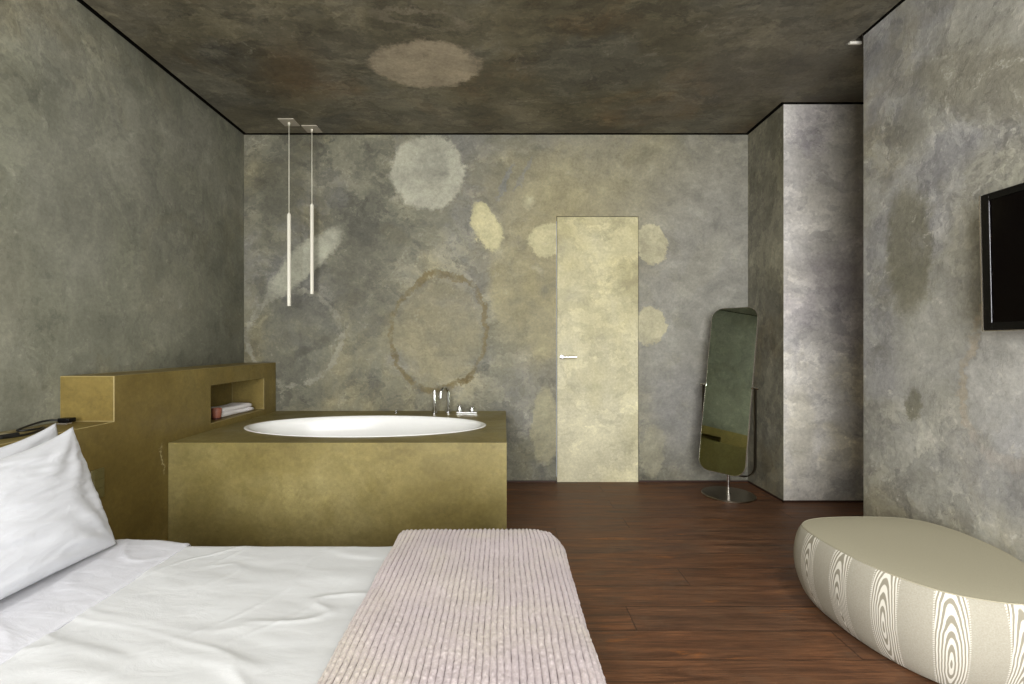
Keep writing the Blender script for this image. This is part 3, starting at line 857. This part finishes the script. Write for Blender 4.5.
# pillows
def pillow(name, a, b, T, seed, M, label, grp):
    n, m = 90, 70
    u = np.linspace(-1, 1, n); v = np.linspace(-1, 1, m)
    U, V = np.meshgrid(u, v, indexing='ij')
    ex = 1 - .055 * (1 - V ** 2) ** 1.0; ey = 1 - .27 * (1 - np.abs(U) ** 2.5) 
    x = a * U * ex; y = b * V * np.where(V > 0, ey, 1 - (1 - ey) * .12)
    th = T * (np.clip((1 - np.abs(U) ** 2.6) * (1 - np.abs(V) ** 2.2), 0, 1)) ** .55
    cr = .007 * fbm(U * 1.3 + .3 * V, V * 4.5, seed, 3) + .007 * fbm(U * 1.6, V * 9 + 2.5 * U, seed + 4, 2) + .004 * fbm(U * 4, V * 14 - 2 * U, seed + 8, 2)
    for cu, cv_ in ((1, 1), (-1, 1), (1, -1), (-1, -1)):       # tension folds running in from each corner
        r_ = np.hypot(U - cu, (V - cv_) * .6); an = np.arctan2((V - cv_) * .6, U - cu)
        cr = cr + .0035 * np.sin(an * 13 + seed) * np.exp(-((r_ - .45) / .28) ** 2)
    edge = np.clip(th / (T * .5), 0, 1)
    Pf = np.stack([x, y, th + cr * edge], -1)
    Pb = np.stack([x, y, -th * .75 + .5 * cr[::-1] * edge], -1)[::-1]
    # one closed strip: front then back share the rim
    me = bpy.data.meshes.new(name)
    vs = np.concatenate([Pf.reshape(-1, 3), Pb.reshape(-1, 3)]); 
    q = []
    for base in (0, n * m):
        idx = np.arange(n * m).reshape(n, m) + base
        q += np.stack([idx[:-1, :-1], idx[1:, :-1], idx[1:, 1:], idx[:-1, 1:]], -1).reshape(-1, 4).tolist()
    bmm = bmesh.new()
    me.from_pydata(vs.tolist(), [], q); bmm.from_mesh(me)
    bmesh.ops.remove_doubles(bmm, verts=bmm.verts, dist=.0004)
    bmesh.ops.recalc_face_normals(bmm, faces=bmm.faces)
    bmm.to_mesh(me); bmm.free()
    o = link_mesh(name, me, M_pillow, None, True)
    o.matrix_world = M
    return tag(o, label, 'pillow', grp)
def pose(c, lean, yaw, roll=0):
    # pillow long axis -> +Y, short axis -> up leaning back by lean, face -> +X
    up = Vector((-math.sin(lean), 0, math.cos(lean))); face = Vector((math.cos(lean), 0, math.sin(lean)))
    Rm = Matrix((Vector((0, 1, 0)), up, face)).transposed().to_4x4()
    return Matrix.Translation(c) @ Matrix.Rotation(yaw, 4, 'Z') @ Rm @ Matrix.Rotation(roll, 4, 'Z')
pillow('pillow', .385, .224, .10, 4, pose((-1.468, 1.295, .592), math.radians(21), math.radians(-1)), 'plump white pillow leaning in front, nearest the duvet', 'white pillows on the bed')
pillow('pillow', .385, .222, .045, 14, pose((-1.622, 1.385, .590), math.radians(19), math.radians(-1)), 'white pillow behind the front pillow, against the headboard', 'white pillows on the bed')

# knitted throw
def throw_mat():
    t = NT('ribbed_knit')
    o = t.coord()
    at = t.n('ShaderNodeAttribute'); at.attribute_name = 'groove'
    n = t.noise(o, 3.2, 4, .6, .4)
    f = t.noise(o, 190, 4, .8)
    c = t.ramp(n, [(.38, lin((200, 188, 190))), (.5, lin((203, 192, 189))), (.62, lin((206, 197, 185)))])
    c = t.mix(t.mr(f, .35, .65, .0, .75), c, lin((180, 167, 167)))
    c = t.mix(at.outputs['Fac'], c, lin((58, 42, 44)))
    t.base(c, .95, 0, .1, **{'Sheen Weight': .2})
    t.bump(f, .4, .004)
    return t.m
th = tag(empty('throw_blanket', (-.1, oy, .36)), 'pale mauve ribbed knit throw across the foot of the bed', 'throw blanket')
P, U, Wd, D = drape(430, 620, (-.403, .214), (BY0 - .03, BY1 + .03), .393, .045, (.025, .18), (.22, .22), .15, .05)
nr = normals(P)
if nr[215, 310, 2] < 0: nr = -nr
rib = .0162
ph = (U + .004 * fbm(U * 6, Wd * 6, 77, 3) + .0015 * vn(U * 40, Wd * 90, 79)) / rib
c1 = np.abs(np.sin(PI * ph)) ** .7
knots = .5 + .5 * np.sin(2 * PI * (Wd / .011 + 3.1 * np.floor(ph) + 1.5 * vn(U * 30, Wd * 30, 81)))
hgt = .0065 * c1 + .0006 * knots * c1 + .0022 * vn(U * 150, Wd * 90, 83) * c1 + .0022 * vn(U * 420, Wd * 260, 89) + .008 * fbm(U * 4, Wd * 4, 85, 3)
P = P + nr * hgt[..., None]
gr = np.clip(1 - c1 / .5, 0, 1) * np.clip(.9 + 1.3 * vn(U * 60, Wd * 40, 87), 0, 1)
P -= np.array(th.location)
o = grid_mesh('knit', P, throw_mat(), th, {'groove': gr}); solidify(o, .009, -1 if normals(P)[215,310,2] > 0 else 1)

# ------------------------------------------------------------------ pouf
OZ = .32
ctrl = [(1.293, 2.035), (1.40, 2.095), (1.613, 2.112), (1.80, 2.085), (1.875, 1.97), (1.878, 1.80), (1.838, 1.655), (1.79, 1.52), (1.70, 1.425), (1.558, 1.406), (1.455, 1.432), (1.375, 1.483), (1.315, 1.575), (1.278, 1.688), (1.262, 1.82), (1.263, 1.95)]
def closed_spline(pts, n):
    P = np.array(pts); k = len(P); out = []
    for i in range(k):
        p0, p1, p2, p3 = P[(i-1) % k], P[i], P[(i+1) % k], P[(i+2) % k]
        for t in np.linspace(0, 1, 24, endpoint=False):
            out.append(.5 * ((2*p1) + (-p0+p2)*t + (2*p0-5*p1+4*p2-p3)*t*t + (-p0+3*p1-3*p2+p3)*t**3))
    out = np.array(out)
    for _ in range(14): out = .25 * np.roll(out, 1, 0) + .5 * out + .25 * np.roll(out, -1, 0)
    seg = np.linalg.norm(np.roll(out, -1, 0) - out, axis=1); s = np.concatenate([[0], np.cumsum(seg)])
    ss = np.linspace(0, s[-1], n, endpoint=False)
    o2 = np.concatenate([out, out[:1]])
    return np.stack([np.interp(ss, s, o2[:, 0]), np.interp(ss, s, o2[:, 1])], -1), s[-1]
NP = 240
OUT, per = closed_spline(ctrl, NP)
tg = np.roll(OUT, -1, 0) - np.roll(OUT, 1, 0); tg /= np.linalg.norm(tg, axis=1, keepdims=True)
nn = np.stack([tg[:, 1], -tg[:, 0]], -1)
cen = OUT.mean(0)
if ((OUT - cen) * nn).sum() < 0: nn = -nn
wallk = np.clip((OUT[:, 0] - 1.70) / .15, 0, 1)      # flatter where it meets the wall
def ring_at(off, z):
    f = off * (1 - .55 * wallk * (off > 0))
    return np.concatenate([OUT + nn * np.reshape(f, (-1, 1)), np.full((NP, 1), z)], 1)
pf = tag(empty('pouf', (cen[0], cen[1], 0)), 'low pebble-shaped pouf with striped fabric sides on the dark floor', 'pouf')
prof = [(-.05, .002), (-.036, .004), (-.022, .02), (-.002, .05), (.018, .10), (.030, .15), (.033, .20), (.029, .25), (.018, .29), (.008, .31), (.0, .318)]
# smooth profile
pz = np.array(prof); tt = np.linspace(0, len(prof) - 1, 41)
po = np.interp(tt, range(len(prof)), pz[:, 0]); pzz = np.interp(tt, range(len(prof)), pz[:, 1])
for _ in range(3):
    po[1:-1] = .25 * po[:-2] + .5 * po[1:-1] + .25 * po[2:]; pzz[1:-1] = .25 * pzz[:-2] + .5 * pzz[1:-1] + .25 * pzz[2:]
G_ = np.stack([ring_at(a, z) for a, z in zip(po, pzz)], 1)     # (NP, nz, 3)
off = np.array([cen[0], cen[1], 0])
def pouf_mat():
    t = NT('striped_pouf_fabric')
    ua = t.n('ShaderNodeAttribute'); ua.attribute_name = 'arc'
    va = t.n('ShaderNodeAttribute'); va.attribute_name = 'rise'
    u, v = ua.outputs['Fac'], va.outputs['Fac']
    o = t.coord()
    PER = .158
    x = t.ma('DIVIDE', u, PER)
    k = t.ma('FLOOR', x)
    f = t.ma('MULTIPLY', t.ma('SUBTRACT', x, k), PER)             # metres inside the repeat
    wn = t.n('ShaderNodeTexWhiteNoise', noise_dimensions='1D'); t.put(wn.inputs['W'], k)
    vc = t.ma('ADD', .06, t.ma('MULTIPLY', wn.outputs['Value'], .09))
    band = t.ma('MULTIPLY', t.mr(f, .008, .010), t.mr(f, .086, .084))
    # fine stitched fringe at the band's borders and rings round an eye inside it
    dx = t.ma('DIVIDE', t.ma('SUBTRACT', f, .047), .016)
    dz = t.ma('DIVIDE', t.ma('SUBTRACT', v, vc), .115)
    d = t.ma('SQRT', t.ma('ADD', t.ma('MULTIPLY', dx, dx), t.ma('MULTIPLY', dz, dz)))
    nz = t.noise(o, 9, 3)
    wv = t.ma('SINE', t.ma('ADD', t.ma('MULTIPLY', d, 15.5), t.ma('MULTIPLY', nz, 9.0)))
    lines = t.mr(wv, -.35, .35)
    fr = t.ma('SINE', t.ma('ADD', t.ma('MULTIPLY', v, 900.0), t.ma('MULTIPLY', f, 500.0)))
    edge = t.ma('SUBTRACT', 1.0, t.ma('MULTIPLY', t.mr(f, .010, .015), t.mr(f, .084, .079)))
    lines = t.ma('ADD', t.ma('MULTIPLY', lines, t.ma('SUBTRACT', 1.0, edge)), t.ma('MULTIPLY', t.mr(fr, -.3, .3, .2, .8), edge))
    grey = t.ramp(t.noise(o, 240, 3), [(.3, lin((162, 157, 142))), (.7, lin((176, 171, 157)))])
    pat = t.mix(lines, lin((150, 144, 128)), lin((222, 218, 206)))
    t.base(t.mix(band, grey, pat), .9, 0, .15)
    t.bump(t.noise(o, 420, 2), .15, .002)
    return t.m
arc = np.repeat((np.arange(NP) / NP * per)[:, None], G_.shape[1], 1)
rise = np.repeat(pzz[None, :], NP, 0)
# open strip with a seam against the wall so the arc length never jumps in view
sh = int(np.argmax(OUT[:, 0])); 
G2 = np.roll(G_, -sh, 0); G2 = np.concatenate([G2, G2[:1]], 0)
arc2 = np.repeat((np.arange(NP + 1) / NP * per)[:, None], G_.shape[1], 1); rise2 = np.repeat(pzz[None, :], NP + 1, 0)
M_pouf = pouf_mat()
side = grid_mesh('striped_side', G2 - off, M_pouf, pf, {'arc': arc2 , 'rise': rise2})
side['label'] = 'grey side with pale wavy-lined stripes'
bmx = bmesh.new(); bmx.from_mesh(side.data); bmesh.ops.remove_doubles(bmx, verts=[v for v in bmx.verts], dist=1e-7)
bmesh.ops.recalc_face_normals(bmx, faces=bmx.faces); bmx.to_mesh(side.data); bmx.free()
# upholstered top, slightly domed
ks = np.concatenate([np.linspace(0, .85, 14), np.linspace(.88, 1, 10)])
TP = []
for k in ks[::-1]:
    zz = OZ + .006 * (1 - k ** 6) - .001
    TP.append(np.concatenate([cen + (OUT - nn * .0015 - cen) * k, np.full((NP, 1), zz if k > 0 else OZ + .005)], 1))
TP = np.stack(TP, 1)
tp_mat = plain('pouf_top_fabric', (174, 168, 146), .85, spec=.15, var=.05, scale=280, bump=.1)
top = grid_mesh('top_cover', TP - off, tp_mat, pf, closed_u=True)
top['label'] = 'plain beige-grey top'
bmx = bmesh.new(); bmx.from_mesh(top.data); bmesh.ops.remove_doubles(bmx, verts=bmx.verts, dist=1e-6)
bmesh.ops.recalc_face_normals(bmx, faces=bmx.faces); bmx.to_mesh(top.data); bmx.free()
bm = bmesh.new()
pts = [Vector((*(OUT[i % NP] + nn[i % NP] * .001 - cen), OZ - .0025)) for i in range(NP + 1)]
tube(bm, pts, .0022, 8); obj('piping', bm, tp_mat, pf, smooth=True)

# ------------------------------------------------------------------ light
wd = bpy.data.worlds.new('World'); SC.world = wd; wd.use_nodes = True
bg = wd.node_tree.nodes['Background']
bg.inputs[0].default_value = (.75, .85, 1.0, 1); bg.inputs[1].default_value = 1.0
def area(name, loc, rot, sx, sy, e, col):
    l = bpy.data.lights.new(name, 'AREA'); l.shape = 'RECTANGLE'; l.size = sx; l.size_y = sy; l.energy = e; l.color = col
    o = bpy.data.objects.new(name, l); COL.objects.link(o); o.location = loc; o.rotation_euler = rot; return o
area('window_daylight', ((WX0 + WX1) / 2, -2.95, (WZ0 + WZ1) / 2 + .1), (math.radians(90), 0, 0), 3.7, 2.45, 400, (1.0, .995, .98))
area('window_daylight', (XR + .30, (VY0 + VY1) / 2, 1.4), (math.radians(90), 0, math.radians(90)), 1.75, 2.4, 200, (1.0, .995, .98))
for k, (lx, nm) in enumerate(((-.95, 'added round overhead fill lamp over the head half of the bed'), (1.0, 'added round overhead fill lamp over the floor beside the bed'))):  # unseen lamps added to bring in overhead fill
    cl = tag(empty('added_fill_light', (lx, .25, H)), nm, 'fill lamp', 'added overhead fill lamps')
    bm = bmesh.new(); lathe(bm, [(.20, 0), (.225, -.001), (.228, -.006), (.205, -.010), (.198, -.006), (.198, 0)], 48); obj('trim_ring', bm, M_white_trim, cl, auto=50)
    l = bpy.data.lights.new('fill_disc', 'AREA'); l.shape = 'DISK'; l.size = .38; l.energy = 25; l.color = (1.0, .985, .95)
    lo = bpy.data.objects.new('fill_disc', l); COL.objects.link(lo); lo.parent = cl; lo.location = (0, 0, -.008)


# ------------------------------------------------------------------ camera
cam = bpy.data.cameras.new('camera'); co = bpy.data.objects.new('camera', cam); COL.objects.link(co)
co.location = (0, 0, HC); co.rotation_euler = (PI / 2, 0, 0)
cam.sensor_width = 36; cam.lens = 470 / 1024 * 36
cam.shift_x = 8 / 1024; cam.shift_y = 1.5 / 1024
cam.clip_start = .02
SC.camera = co
SC.view_settings.view_transform = 'Standard'; SC.view_settings.look = 'None'
SC.view_settings.gamma = 1.0; SC.view_settings.use_curve_mapping = False
SC.view_settings.exposure = 0.1
SC.cycles.use_denoising = True
SC.cycles.max_bounces = 10; SC.cycles.diffuse_bounces = 6
